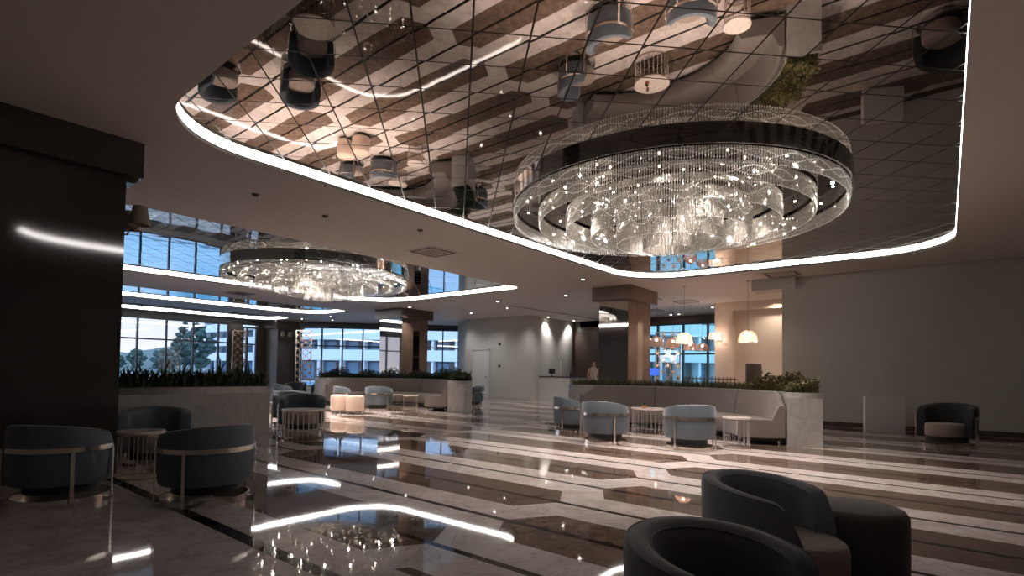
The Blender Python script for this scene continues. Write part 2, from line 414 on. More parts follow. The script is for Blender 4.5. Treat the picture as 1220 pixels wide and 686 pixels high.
# diagonal windows (perpendicular to the diagonal of the grid)
dl=math.hypot(22.3-15.9,21.9-28.25)
window('window_2',(15.9,28.25),(22.3,21.88),.35,3.62,2.6,[.04]+[.04+1.13*k for k in range(1,8)]+[dl-.04],M['glass'])
d=Vector((22.3-15.6,21.9-28.6,0)).normalized(); nn=Vector((-d.y,d.x,0))
def slab(name,p,q,z0,z1,t,mat):
    p=Vector((*p,0));q=Vector((*q,0)); a=math.atan2(q.y-p.y,q.x-p.x)
    o=MB().box((0,-t/2,z0),((q-p).length,t/2,z1)).build(name,mat,loc=p); o.rotation_euler=(0,0,a); return tag(o,kind='structure')
slab('wall_diagonal',(15.6,28.55),(22.5,21.7),3.66,CZ+.03,.2,M['frame'])
slab('trim_4',(15.6,28.55),(22.5,21.7),0,.30,.2,M['wallw'])
# cafe window
window('window_3',(23.6,12.6),(23.6,5.9),.2,3.55,2.2,[.04,1.1,2.2,3.4,4.5,5.6,6.66],M['glassb'])
wall('wall_lintel',(23.5,5.9,3.6),(23.75,14.6,CZ+.03),M['woodd'])
wall('wall_cheek',(20.4,5.7,0),(23.75,5.9,CZ+.03),M['woodd'])
wall('wall_jamb',(23.5,12.6,0),(23.75,14.9,CZ+.03),M['woodd'])
# columns ----------------------------------------------------------
def column(x0,y0,x1,y1,left,front,capm,inset=.17):
    c=empty('column',(x0,y0,0)); tag(c,kind='structure')
    w,h=x1-x0,y1-y0; i=inset
    MB().box((i+.02,i+.02,0),(w-i-.02,h-i-.02,3.6)).build('column_core',M['woodd'],c)
    MB().box((0,0,3.5),(w,h,CZ+.01)).build('column_capital',capm,c,bevel=.006)
    MB().box((i-.005,i,0),(i+.02,h-i,3.5)).build('side_panel',left,c)
    MB().box((w-i-.02,i,0),(w-i+.005,h-i,3.5)).build('side_panel',left,c)
    f=MB(); f.box((i,i-.005,0),(i+.62 if front=='w' else w-i,i+.02,3.5)); f.build('front_panel',M['wood'] if front=='w' else M['gmirror'],c)
    if front=='w':
        MB().box((i+.62,i-.012,.05),(i+.98,i+.02,3.0)).build('mirror_strip',M['dmirror'],c)
        MB().box((i+.62,i-.005,3.0),(i+.98,i+.02,3.5)).build('front_panel',M['wood'],c)
        MB().box((i+.98,i-.005,0),(w-i,i+.02,3.5)).build('front_panel',M['wood'],c)
    return c
column(14.47,7.24,16.36,8.56,M['dmirror'],'w',M['wood'])
column(14.5,17.78,16.3,19.6,M['dmirror'],'w',M['woodd'])
column(14.45,28.2,16.1,29.8,M['wood'],'m',M['woodd'])
column(.2,7.44,2.13,8.6,M['gmirror'],'m',M['gmirror'],.14)
# sconces on the column faces --------------------------------------
def make_sconce(mat):
    t=empty('wall_sconce'); tag(t,'sconce','wall lamp')
    MB().cyl((0,0),.05,-.02,0,12,M=Matrix.Rotation(PI/2,4,'Y')).build('wall_plate',M['gold'],t)
    for s in (-1,1):
        MB().tube([(0,0,0),(.08,s*.08,-.06),(.2,s*.17,-.05),(.24,s*.19,.02)],.012).build('arm',M['gold'],t,True)
        MB().lathe([(.118,0),(.078,.24),(.073,.24),(.112,0)],24,(.24,s*.19,.03),closed_prof=True).build('lamp_shade',mat,t,True)
    return t
sco=make_sconce(M['shade']); sco.location=(2.02,8.18,3.03); sco['label']='unlit brown twin-shade sconce on the dark mirrored column by the left planter'
sco2=make_sconce(M['shade']); sco2.location=(14.95,28.33,3.02); sco2.rotation_euler=(0,0,-PI/2); sco2['label']='small twin-shade sconce on the far column beside the lattice screen'
sco3=make_sconce(M['shadel']); sco3.location=(19.98,6.45,2.55); sco3.rotation_euler=(0,0,PI); sco3['label']='lit pinkish sconce on the cream pillar of the dining area'
# lattice screens ---------------------------------------------------
def make_lattice(w,h,nx,nz,mat):
    t=empty('lattice_screen'); tag(t,'x','screen')
    f=MB(); 
    for a,b in (((0,0,0),(.05,.05,h)),((w-.05,0,0),(w,.05,h)),((0,0,h-.05),(w,.05,h)),((0,0,0),(w,.05,.06))): f.box(a,b)
    f.build('screen_frame',mat,t)
    g=MB()
    for i in range(1,nx): g.box((w*i/nx-.008,.015,.05),(w*i/nx+.008,.035,h-.05))
    for k in range(1,nz): g.box((.05,.015,h*k/nz-.008),(w-.05,.035,h*k/nz+.008))
    for i in range(nx):
        for k in range(nz):
            if (i+k)%2==0: g.box((w*(i+.25)/nx,.012,h*(k+.25)/nz),(w*(i+.75)/nx,.038,h*(k+.75)/nz))
    g.build('lattice',M['gold'],t)
    return t
l1=make_lattice(.74,3.3,4,18,M['gold']); l1.location=(12.72,29.45,0); l1['label']='tall brass lattice screen left of the far blue strip'
l2=make_lattice(.85,3.45,4,18,M['chrome']); l2.location=(15.55,28.15,0); l2.rotation_euler=(0,0,-25*D2R); l2['label']='tall silver lattice screen between the far column and the long windows'
l3=make_lattice(1.0,3.0,5,12,M['white']); l3.location=(20.6,9.2,0); l3.rotation_euler=(0,0,-60*D2R); l3['label']='white framed open lattice divider in the dining area'
# ------------------------------------------------------------------ planters, sofas
def ring_poly(c,r0,r1,a0,a1,n=28):
    P=[(c[0]+r1*math.cos(a0+(a1-a0)*i/n),c[1]+r1*math.sin(a0+(a1-a0)*i/n)) for i in range(n+1)]
    P+=[(c[0]+r0*math.cos(a1-(a1-a0)*i/n),c[1]+r0*math.sin(a1-(a1-a0)*i/n)) for i in range(n+1)]
    return P
def leaves(name,mats,pts,hmin,hmax,wid,lean,label,base,blade=True):
    """one object of many small leaves (nobody could count them)"""
    b=MB()
    for (x,y) in pts:
        h=random.uniform(hmin,hmax); a=random.uniform(0,2*PI); l=random.uniform(0,lean)*h
        dx,dy=math.cos(a),math.sin(a); px,py=-dy,dx; w=wid*random.uniform(.6,1.2)
        p0=Vector((x,y,base)); p1=p0+Vector((dx*l*.35,dy*l*.35,h*.6)); p2=p0+Vector((dx*l,dy*l,h*random.uniform(.8,1)))
        W=Vector((px*w,py*w,0))
        v=[b.bm.verts.new(q) for q in (p0-W*.6,p0+W*.6,p1+W,p1-W,p2)]
        f1=b.face([v[0],v[1],v[2],v[3]]); f2=b.face([v[3],v[2],v[4]])
        mi=0 if random.random()<.72 else 1
        for f in (f1,f2):
            if f: f.material_index=mi
    o=b.build(name,mats[0]); o.data.materials.append(mats[1]); tag(o,label,'plants',kind='stuff'); return o
def bushes(name,mats,pts,base,h,label):
    b=MB()
    for (x,y) in pts:
        cz=base+.03+(h*(.55+.45*math.sin(x*5.3)*math.cos(y*4.1)))*random.random()**1.25
        for k in range(5):
            a=random.uniform(0,2*PI); e=random.uniform(-.4,1.2); l=random.uniform(.03,.06)
            d=Vector((math.cos(a)*math.cos(e),math.sin(a)*math.cos(e),math.sin(e)))
            s=d.cross(Vector((0,0,1))).normalized()*l*.45; p=Vector((x,y,cz))+d*.02
            v=[b.bm.verts.new(q) for q in (p,p+d*l*.5+s,p+d*l,p+d*l*.5-s)]
            f=b.face(v)
            if f: f.material_index=0 if random.random()<.7 else 1
    o=b.build(name,mats[0]); o.data.materials.append(mats[1]); tag(o,label,'plants',kind='stuff'); return o
def rnd_ring(c,r0,r1,a0,a1,n): 
    return [(c[0]+r*math.cos(a),c[1]+r*math.sin(a)) for r,a in ((random.uniform(r0,r1),random.uniform(a0,a1)) for _ in range(n))]
def planter(poly,inner,label,h=.97):
    t=empty('planter',(poly[0][0],poly[0][1],0)); tag(t,label,'planter')
    ox,oy=poly[0]; q=[(x-ox,y-oy) for x,y in poly]; qi=[(x-ox,y-oy) for x,y in inner]
    MB().prism(q,0,h-.10).build('planter_body',M['marble'],t)
    r=flat_curve('planter_rim',[q,qi],h-.10,h,M['marble'],t)
    MB().prism(qi,h-.099,h-.04).build('soil',M['soil'],t)
    return t
def sofa(c,a0,a1,label,seams):
    t=empty('curved_sofa',(c[0],c[1],0)); tag(t,label,'sofa')
    R0,R1=2.05,2.64
    def hb(tt,k,z):
        e=min(tt-a0,a1-tt)*2.6/.45; e=max(0,min(1,e)); e=e*e*(3-2*e)
        return z if z<.6 else z-(1-e)*.24
    # cushioned seat
    edges=[a0]+seams+[a1]
    for s,e in zip(edges[:-1],edges[1:]):
        g=.0035
        MB().lathe([(R0+.02,.13),(R0,.17),(R0-.005,.36),(R0+.02,.43),(R0+.06,.455),(R1,.46),(R1,.13)],24,a0=s+g,a1=e-g,closed_prof=True).build('seat_cushion',M['taupe'],t,True)
        MB().lathe([(R1+.0,.14),(R1-.02,.46),(R1+.07,.90),(R1+.10,.955),(R1+.15,.965),(R1+.19,.93),(R1+.19,.14)],24,a0=s+g,a1=e-g,closed_prof=True,hfun=hb).build('backrest',M['taupe'],t,True)
    MB().lathe([(R0+.06,.08),(R0+.06,.13),(R1+.15,.13),(R1+.15,.08)],32,a0=a0+.02,a1=a1-.02,closed_prof=True).build('plinth',M['black'],t)
    n=5
    for i in range(n+1):
        a=a0+.04+(a1-a0-.08)*i/n
        for r in (R0+.1,R1+.1):
            MB().cyl((r*math.cos(a),r*math.sin(a)),.018,0,.085,10).build('leg',M['chrome'],t,True)
    return t
CR=(9.6,4.9); A0,A1=-69.5*D2R,50*D2R
sofa(CR,A0,A1,'taupe curved banquette sofa in front of the right-hand planter',[-32*D2R,12*D2R])
pr0,pr1=2.86,3.42
planter(ring_poly(CR,pr0,pr1,-70*D2R,52*D2R),ring_poly(CR,pr0+.03,pr1-.03,-69.3*D2R,51.3*D2R),'pale marble planter curving behind the right-hand taupe sofa')
leaves('grass_foliage',(M['leaf'],M['leafy']),rnd_ring(CR,pr0+.05,pr1-.05,-69*D2R,51*D2R,5200),.10,.26,.006,.5,'olive grassy plants filling the right-hand marble planter',.92)
bushes('flower_foliage',(M['leafy'],M['leaf']),rnd_ring(CR,pr0+.05,pr1-.05,-69*D2R,-36*D2R,1800),.9,.42,'yellowish leafy flowers at the open end of the right-hand planter')
CM=(10.7,14.76); B0,B1=-68*D2R,86*D2R
sofa(CM,B0,B1,'taupe curved banquette sofa of the middle seating group below the far windows',[-36*D2R,8*D2R,48*D2R])
planter(ring_poly(CM,pr0,pr1,-68.5*D2R,88*D2R),ring_poly(CM,pr0+.03,pr1-.03,-67.8*D2R,87.3*D2R),'beige marble planter curving behind the middle sofa')
bushes('shrub_foliage',(M['leafd'],M['leaf']),rnd_ring(CM,pr0+.03,pr1-.03,-68*D2R,87*D2R,8000),.92,.42,'dark low shrubs filling the middle planter')
PL=(2.0,8.5,4.28,9.1)
def rect(a,b,c,d): return [(a,b),(c,b),(c,d),(a,d)]
planter(rect(*PL),rect(PL[0]+.03,PL[1]+.03,PL[2]-.03,PL[3]-.03),'grey marble planter wall at the left, behind the blue chairs')
pts=[(random.uniform(PL[0]+.04,PL[2]-.04),random.uniform(PL[1]+.05,PL[3]-.05)) for _ in range(1900)]
leaves('sword_foliage',(M['leafd'],M['leaf']),pts,.08,.38,.015,1.1,'dark sword-shaped leaves filling the left planter',.92)
pts=[(random.uniform(PL[0]+.1,PL[2]-.1),random.uniform(PL[1]+.1,PL[3]-.1)) for _ in range(40)]
leaves('tall_leaves',(M['leafd'],M['leafd']),pts,.42,.62,.017,.6,'few tall arching leaves rising from the left planter against the windows',.92)
# ------------------------------------------------------------------ barrel chairs
def make_chair(vel,opening=70,tub=False):
    t=empty('barrel_chair'); tag(t,'x','chair')
    a0=opening*D2R; a1=2*PI-opening*D2R
    R=.43
    def hf(tt,k,z):
        if z<.3: return z
        u=abs(tt-PI)/(PI-a0); u=max(0,min(1,u)); drop=.11*u**2
        e=max(0,(u-(.84 if tub else .88))/(.16 if tub else .12)); drop+=(.20 if tub else .12)*e**2.2
        return z-drop*(z-.3)/.47
    prof=[(R-.13,.30),(R-.135,.66),(R-.12,.735),(R-.085,.765),(R-.04,.77),(R-.012,.755),(R,.72),(R-.004,.45),(R-.012,.22),(R-.03,.19),(R-.12,.19)]
    bk=MB().lathe(prof,56,a0=a0,a1=a1,closed_prof=True,hfun=hf).build('backrest',vel,t,True)
    pip=MB()
    for rr,zz in ((R-.012,.758),(R-.118,.738)):
        pip.tube([(rr*math.cos(a0+(a1-a0)*i/40),rr*math.sin(a0+(a1-a0)*i/40),hf(a0+(a1-a0)*i/40,0,zz)) for i in range(1,40)],.0045,5)
    pip.build('piping',vel,bk,True)
    sr=R-.145
    P=[]
    for i in range(40):
        a=2*PI*i/40; r=sr+((.20 if tub else .10)*max(0,math.cos(a))**2); P.append((r*math.cos(a),r*math.sin(a)))
    s=MB()
    rows=[]
    for z,sc_ in ((.20,.97),(.22,1.0),(.36,1.0),(.395,.985),(.415,.94),(.42,.8)):
        rows.append([s.bm.verts.new((x*sc_,y*sc_,z)) for x,y in P])
    for A,B in zip(rows[:-1],rows[1:]):
        for i in range(40): s.face([A[i],A[(i+1)%40],B[(i+1)%40],B[i]])
    s.face(rows[0][::-1]); s.face(rows[-1]); s.build('seat',M['seatc'],t,True)
    if not tub: MB().lathe([(R+.002,.505),(R+.012,.505),(R+.012,.552),(R+.002,.552)],48,a0=a0+.12,a1=a1-.12,closed_prof=True).build('metal_band',M['chrome'],t,True)
    MB().lathe([(.385,0),(.40,0),(.40,.065),(.385,.065)],48,closed_prof=True).build('base_ring',M['chrome'],t,True)
    MB().cyl((0,0),.30,.10,.20,28).build('seat_base',M['black'],t,True)
    for a in (() if tub else (130,230,-80,80)):
        a=a*D2R; Mx=Matrix.Rotation(a,4,'Z')
        MB().box((R+.012,-.016,.02),(R+.020,.016,.53),Mx).box((.392,-.016,.005),(R+.02,.016,.03),Mx).build('leg',M['chrome'],t)
    return t
ch=make_chair(M['velvet'],72)
G='blue-grey barrel chairs of the lounge'
def C(x,y,rz,label,s=None,p=ch): return copies(p,(x,y,0),rz*D2R,label,G,s)
C(9.75,6.2,-48,'leftmost blue-grey barrel chair of the right group, in profile before the reception counter')
C(8.72,4.85,0,'middle blue-grey barrel chair of the right group, beside the larger rod table')
C(9.08,3.43,40,'blue-grey barrel chair of the right group seen straight from the back')
C(2.17,5.50,94,'blue barrel chair with silver band in front of the left marble planter',.95)
C(1.28,6.45,38,'dark barrel chair cut off at the left edge, its silver band ending in a post',.95)
C(2.5,7.95,-107,'dark barrel chair facing the camera, tight against the left marble planter',.95)
C(10.1,15.05,-37,'pale blue barrel chair behind the two blush ottomans',.96)
C(10.54,13.95,38,'pale blue barrel chair between the ottomans and the middle rod table')
C(14.3,13.4,150,'barrel chair half hidden past the open end of the middle planter',.98)
cd=make_chair(M['velvetd'],72)
def CD(x,y,rz,label,s=None): return C(x,y,rz,label,s,cd)
CD(5.62,9.86,-118,'dark barrel chair behind the rod table right of the left planter')
CD(6.2,11.3,-100,'dark barrel chair behind the one at the rod table right of the left planter')
CD(5.0,12.6,-60,'dark barrel chair hidden behind the leaves of the left planter')
CD(9.3,17.3,-20,'farthest left dark barrel chair near the lattice screens')
CD(10.6,19.2,-150,'dark barrel chair in front of the silver lattice screen')
CD(11.4,18.6,200,'dark barrel chair below the first of the long windows')
cn=make_chair(M['nearblack'],72); C(12.75,.0,160,'near-black barrel chair by the right wall beside the white box',1.05,cn)
CD(17.9,6.1,190,'blue-black barrel chair of the dining area below the lit sconce')
CD(18.4,5.2,170,'barrel chair of the dining area below the pink pendant')
M['umber']=pmat('umber_velvet',(.085,.072,.062),.8,sheen=.2)
F=make_chair(M['slate'],40,True)
C(2.03,.63,-100,'slate tub chair cut off by the bottom edge, nearest the camera',.85,F)
C(3.38,.81,-100,'slate tub chair in the foreground, second from the camera, its seat facing right',.855,F)
# ottomans
def make_ottoman(r,h,mat,lg=.09):
    t=empty('ottoman'); tag(t,'x','ottoman')
    MB().lathe([(.001,lg),(r-.02,lg),(r,lg+.02),(r+.003,h*.6),(r,h-.04),(r-.02,h-.01),(r-.05,h),(.001,h+.003)],40).build('cushion',mat,t,True)
    for k in range(4):
        a=(45+90*k)*D2R; MB().cyl((.8*r*math.cos(a),.8*r*math.sin(a)),.012,0,lg+.01,8).build('leg',M['chrome'],t,True)
    return t
ot=make_ottoman(.25,.53,M['beige'])
copies(ot,(9.1,13.12,0),0,'blush velvet ottoman in the middle group, nearer of the two')
copies(ot,(8.98,13.72,0),.3,'blush velvet ottoman mostly hidden behind its twin')
o3=make_ottoman(.28,.455,M['umber'],.04); o3.location=(3.98,.45,0); o3['label']='dark round pouf in the foreground beyond the second tub chair'
# rod tables
def make_table(r,h,n):
    t=empty('rod_table'); tag(t,'x','table')
    tt=MB().lathe([(.001,h-.03),(r,h-.03),(r+.004,h-.015),(r,h),(.001,h)],40).build('table_top',M['mtop'],t,True)
    MB().lathe([(r-.03,h-.045),(r-.006,h-.045),(r-.006,h-.03),(r-.03,h-.03)],40,closed_prof=True).build('top_ring',M['gold'],tt,True)
    MB().lathe([(r-.03,0),(r-.01,0),(r-.01,.014),(r-.03,.014)],40,closed_prof=True).build('base_ring',M['gold'],t,True)
    for k in range(n):
        a=2*PI*k/n; MB().cyl(((r-.02)*math.cos(a),(r-.02)*math.sin(a)),.006,.01,h-.04,6).build('rod',M['chrome'],t,True)
    return t
tb=make_table(.37,.54,24); ts=make_table(.235,.53,16)
GT='round tables on cages of thin rods'
copies(tb,(10.75,4.93,0),0,'larger round rod table of the right group carrying two potted plants',GT)
copies(ts,(9.8,2.86,0),0,'small round rod table at the seat end of the right sofa',GT)
copies(ts,(2.1,7.12,0),0,'small rod table in the dark between the left barrel chairs',GT)
copies(tb,(5.15,8.98,0),0,'rod table just right of the left marble planter',GT)
copies(ts,(10.6,12.5,0),0,'small rod table at the seat end of the middle sofa',GT)
copies(tb,(11.55,14.5,0),0,'rod table behind the pale blue chair of the middle group',GT,.85)
def make_pot(s,lab,loc,leafm):
    t=empty('potted_plant',loc); tag(t,lab,'potted plant')
    MB().lathe([(.001,0),(.035*s,0),(.05*s,.07*s),(.044*s,.07*s),(.03*s,.05*s),(.001,.05*s)],20).build('pot',M['terracotta'],t,True)
    b=MB()
    for k in range(14):
        a=2*PI*k/14; e=random.uniform(.5,1.4); L=.09*s
        d=Vector((math.cos(a)*math.cos(e),math.sin(a)*math.cos(e),math.sin(e))); sd=d.cross(Vector((0,0,1))).normalized()*.012*s
        p=Vector((0,0,.05*s)); v=[b.bm.verts.new(q) for q in (p,p+d*L*.5+sd,p+d*L,p+d*L*.5-sd)]; b.face(v)
    b.build('leaves',leafm,t)
make_pot(.9,'small terracotta pot with a succulent near the left rim of the larger right table',(10.55,4.95,.54),M['leaf'])
make_pot(.7,'smaller terracotta pot on the centre of the larger right table',(10.8,5.05,.54),M['leafy'])
# plinth box, right wall
wb=MB().box((-.41,-.07,0),(.41,.07,.82)).build('display_plinth',M['dwhite'],loc=(15.02,1.12,0),bevel=.006); wb.rotation_euler=(0,0,-64*D2R); tag(wb,'plain grey-white box plinth standing near the right wall','plinth')
# ------------------------------------------------------------------ chandeliers
def make_chandelier():
    t=empty('crystal_chandelier'); tag(t,'x','chandelier')
    TR=[2.47,2.07,1.63,1.22,.81,.39]; TZ=[3.70,3.65,3.57,3.46,3.35,3.26]
    top=3.915
    MB().cyl((0,0),2.46,3.925,3.945,72).build('mirror_plate',M['plate'],t)
    MB().lathe([(2.49,3.905),(2.52,3.905),(2.52,4.028),(2.49,4.028)],96,closed_prof=True).build('chrome_band',M['steel'],t,True)
    near=[]; rest=MB(); cnt=0
    beads=MB()
    # direction the photo looks from: the near side faces (-x,-y)
    for ti,(r,z) in enumerate(zip(TR,TZ)):
        n=int(2*PI*r/.033)
        MB().lathe([(r-.012,3.895),(r+.012,3.895),(r+.012,3.925),(r-.012,3.925)],80,closed_prof=True).build('tier_ring',M['plate'],t,True)
        for k in range(n):
            a=2*PI*k/n; x,y=r*math.cos(a),r*math.sin(a)
            zz=z+random.uniform(-.006,.006)
            isnear=(ti==0 and abs(((a-(-157*D2R)+PI)%(2*PI))-PI)<100*PI/n)
            if isnear and cnt<100:
                b=MB(); b.cyl((x,y),.0085,zz,3.90,6); b.octa((x,y,zz-.012),.011,.016); b.build('crystal_rod',M['crystal'],t,True); cnt+=1
            else:
                rest.cyl((x,y),.0085,zz,3.90,6,cap=False)
            L=top-zz
            # two waves of faceted beads plus smaller drops, and the bright tip
            beads.octa((x,y,zz-.008),.0095,.013)
            fq=round(r*7); w1=.5+.24*math.sin(a*fq+ti*1.3); w2=.5-.24*math.sin(a*fq+ti*1.3+.5)
            ro=r+.011
            for w,s in ((w1,.0135),(w2,.0115)): beads.octa((ro*math.cos(a),ro*math.sin(a),zz+L*w),s,s)
            m=max(1,int(L/.075))
            for q in range(m):
                if random.random()<.9:
                    rr=r+random.choice((-.01,.01)); beads.octa((rr*math.cos(a+.004),rr*math.sin(a+.004),zz+L*(q+random.random())/m),.0062,.0075)
    o=rest.build('crystal_rod',M['crystal'],t,True); o['kind']='stuff'
    o=beads.build('bead_garland',M['bead'],t); o['kind']='stuff'
    for gi,r in enumerate((2.27,1.85,1.42,1.01,.6)):
        n=(18,15,12,8,5)[gi]
        for k in range(n):
            a=2*PI*(k+.3*gi)/n
            MB().cyl((r*math.cos(a),r*math.sin(a)),.014,3.917,3.926,10).build('spot_lens',M['lampw'],t)
    return t
def point(name,loc,power,col,parent=None,rad=.03,spot=None,blend=.6,rot=None):
    l=bpy.data.lights.new(name,'SPOT' if spot else 'POINT'); l.energy=power; l.color=col; l.shadow_soft_size=rad
    if spot: l.spot_size=spot*D2R; l.spot_blend=blend
    o=bpy.data.objects.new(name,l); link(o,parent); o.location=loc
    if rot: o.rotation_euler=rot
    return o
WARM=(1,.87,.79)
def light_chandelier(t,k=1.0,kin=1.0):
    for r,n in ((2.27,5),(1.42,4),(.6,2)):
        for i in range(n):
            a=2*PI*(i+.35*r)/n
            point('spot_light',(r*math.cos(a),r*math.sin(a),3.90),88*k,WARM,t,.03,96,.8)
    for r,n in ((2.27,7),(1.85,6),(1.42,5),(1.01,4),(.6,3),(.15,1)):
        for i in range(n):
            a=2*PI*(i+.5)/n
            point('crystal_light',(r*math.cos(a),r*math.sin(a),3.84),1.9*kin,(1,.92,.84),t,.02)
c1=make_chandelier(); c1['label']='large tiered crystal chandelier with chrome band, nearest the camera'; c1['group']='round tiered crystal chandeliers'
c2=copy_tree(c1); c2['label']='tiered crystal chandelier seen small in front of the left windows'
c1.location=(8.19,3.45,0); c2.location=(8.36,13.95,0)
light_chandelier(c1,1.0,1.0); light_chandelier(c2,1.6,.75)
# ------------------------------------------------------------------ ceiling fittings
def make_down():
    t=empty('downlight'); tag(t,'x','downlight')
    MB().lathe([(.045,-.004),(.062,-.004),(.062,.006),(.045,.006)],20,closed_prof=True).build('trim_ring',M['dwhite'],t,True)
    MB().cyl((0,0),.044,-.001,.004,18).build('lens',M['lamp'],t)
    return t
dn=make_down()
DL=[(14.66,17.46,'in front of the middle dark column'),(17.6,16.7,'over the aisle left of the reception wall'),(15.26,13.11,'nearer of the pair under the second recess end'),(17.07,14.15,'farther of the pair under the second recess end'),
(20.9,14.75,'washing the left part of the reception wall'),(15.37,10.13,'single one left of the mirrored near column'),(23.0,14.65,'washing the right part of the reception wall'),(17.15,22.03,'just right of the middle dark column, before the windows'),
(15.9,21.3,'second right of the middle dark column'),(15.0,23.9,'left of the middle dark column'),(16.2,25.6,'before the long windows, left of centre'),(14.9,26.4,'above the silver lattice screen'),(13.9,27.9,'between the two lattice screens'),
(18.18,4.66,'lighting the cream niche by the pink pendant'),(21.19,9.47,'just right of the wood-clad near column'),(22.8,9.1,'over the dining area near the windows'),(22.9,9.5,'last one before the dining windows'),(21.15,7.09,'next to the cream pillar'),(13.0,8.0,'in the soffit above the right group, near the recess corner')]
for i,(x,y,l) in enumerate(DL):
    copies(dn,(x,y,CZ-.002),0,'lit round ceiling downlight '+l,'ceiling downlights')
for i in (0,2,3,5,8,10,13,15): point('down_or_fill_light',(DL[i][0],DL[i][1],CZ-.03),75,(1,.92,.86),None,.04,100,.8)
for i in (4,6): point('wash_light',(DL[i][0],14.70,CZ-.05),75,(1,.93,.9),None,.03,95,.9,(10*D2R,0,0))
for x,y in ((18.3,16.9),(18.6,19.0),(19.0,14.0)): point('down_or_fill_light',(x,y,CZ-.05),34,(1,.98,.96),None,.05,140,.8)  # unseen fill lamps added to brighten the reception wall, no fixtures here
point('niche_light',(19.7,4.5,CZ-.05),34,(1,.86,.72),None,.05,140,.8)
# air vents
def make_vent(w):
    t=empty('ceiling_vent'); tag(t,'x','vent')
    MB().box((-w/2,-w/2,-.012),(w/2,w/2,.004)).build('vent_frame',M['ceil'],t)
    f=MB()
    for k in range(7): f.box((-w*.28,-w*.28+k*w*.56/6-.006,-.02),(w*.28,-w*.28+k*w*.56/6+.006,-.012))
    f.build('grille',M['vent'],t)
    s=MB()
    for a in range(4):
        Mx=Matrix.Rotation(a*PI/2,4,'Z'); s.box((-w*.40,w*.36,-.016),(w*.40,w*.45,-.011),Mx)
    s.build('slot',M['vent'],t)
    return t
vn=make_vent(.85)
for x,y,l in ((8.1,8.9,'between the two mirrored recesses'),(15.2,3.3,'above the start of the right wall'),(17.6,8.1,'right of the wood-clad near column'),(19.0,7.3,'left of the dining pendant'),(20.8,9.4,'last one before the dining windows'),(8.6,19.4,'behind the second chandelier')):
    copies(vn,(x,y,CZ-.002),0,'square ceiling air vent '+l,'square ceiling air vents')
sl=MB().box((0,-.05,-.006),(6.3,.05,.002)).build('ceiling_slot',M['vent'],loc=(16.5,13.5,CZ-.004)); sl.rotation_euler=(0,0,-3*D2R); tag(sl,'long thin dark slot diffuser in the ceiling before the reception wall','vent')
def make_det():
    t=MB().lathe([(.001,-.035),(.03,-.035),(.05,-.015),(.055,0),(.001,0)],20).build('smoke_detector',M['vent'],smooth=True); tag(t,'x','smoke detector'); return t
dt=make_det()
for x,y,l in ((3.81,8.2,'by the left end of the near recess'),(5.09,8.35,'middle of the row between the recesses'),(6.68,7.7,'right before the square vent between the recesses')):
    copies(dt,(x,y,CZ),0,'small round smoke detector '+l,'smoke detectors')
# pendants
def make_pendant(drop):
    t=empty('pendant_lamp'); tag(t,'x','pendant lamp')
    MB().cyl((0,0),.05,-.02,0,16).build('ceiling_rose',M['gold'],t,True)
    MB().cyl((0,0),.004,-drop,-.01,6).build('cord',M['black'],t)
    MB().cyl((0,0),.03,-drop-.06,-drop,12).build('socket',M['gold'],t,True)
    n=48; b=MB(); prof=[(.03,-.03),(.10,-.05),(.175,-.11),(.225,-.20),(.24,-.36)]
    R=[]
    for i in range(n):
        a=2*PI*i/n; k=1+.035*(i%2)
        R.append([b.bm.verts.new((r*k*math.cos(a),r*k*math.sin(a),z-drop)) for r,z in prof])
    for i in range(n):
        for q in range(len(prof)-1): b.face([R[i][q],R[(i+1)%n][q],R[(i+1)%n][q+1],R[i][q+1]])
    shd=b.build('lamp_shade',M['pinkglass'],t)
    MB().ball((0,0,-drop-.14),.045,sub=2).build('bulb',emis('warm_bulb',(1,.80,.66),7),shd,True)
    return t
pn=make_pendant(1.36)
for x,y,l in ((15.75,4.3,'large pink ribbed glass pendant before the cream niche'),(15.7,6.1,'pink glass pendant hanging highest before the dining windows'),(17.0,7.55,'pink glass pendant closest to the wood-clad column'),(17.9,7.35,'pink glass pendant second from the wood-clad column'),(20.1,7.58,'small pink glass pendant third from the wood-clad column'),(21.2,7.5,'smallest pink glass pendant, nearest the cream pillar')):
    copies(pn,(x,y,CZ),0,l,'pink ribbed glass pendants')
for x,y in ((15.75,4.3),(15.7,6.1),(19.3,7.5)): point('pendant_light',(x,y,2.12),12,(1,.78,.64),None,.05)
point('sconce_light',(19.7,6.45,2.6),4,(1,.78,.64),None,.05)
# ------------------------------------------------------------------ reception
rc=empty('reception_counter',(20.35,13.15,0)); tag(rc,'pale reception counter with dark top below the washed wall','counter')
MB().box((0,0,0),(2.7,.7,1.06)).build('counter_body',M['wallw'],rc)
MB().box((-.02,-.02,0),(.0,1.70,1.06)).build('side_panel',M['white'],rc)
MB().box((.0,-.012,.1),(1.15,.0,1.0)).build('front_panel',M['dwhite'],rc)
MB().box((.0,.7,0),(.6,1.70,1.06)).build('counter_return',M['wallw'],rc)
MB().box((-.04,-.04,1.06),(2.74,.74,1.10)).box((-.04,.74,1.06),(.64,1.70,1.10)).build('counter_top',M['black'],rc)
def monitor(loc,rz,w,h,label):
    t=empty('monitor',loc,rz); tag(t,label,'monitor')
    MB().box((-w/2,-.015,.12),(w/2,.015,.12+h)).build('screen',M['black'],t,bevel=.004)
    MB().box((-.02,-.01,0),(.02,.01,.14)).build('stand',M['black'],t); MB().box((-.1,-.07,0),(.1,.07,.012)).build('base',M['black'],t)
monitor((20.6,14.3,1.10),1.3,.42,.22,'small black monitor on the left end of the reception counter')
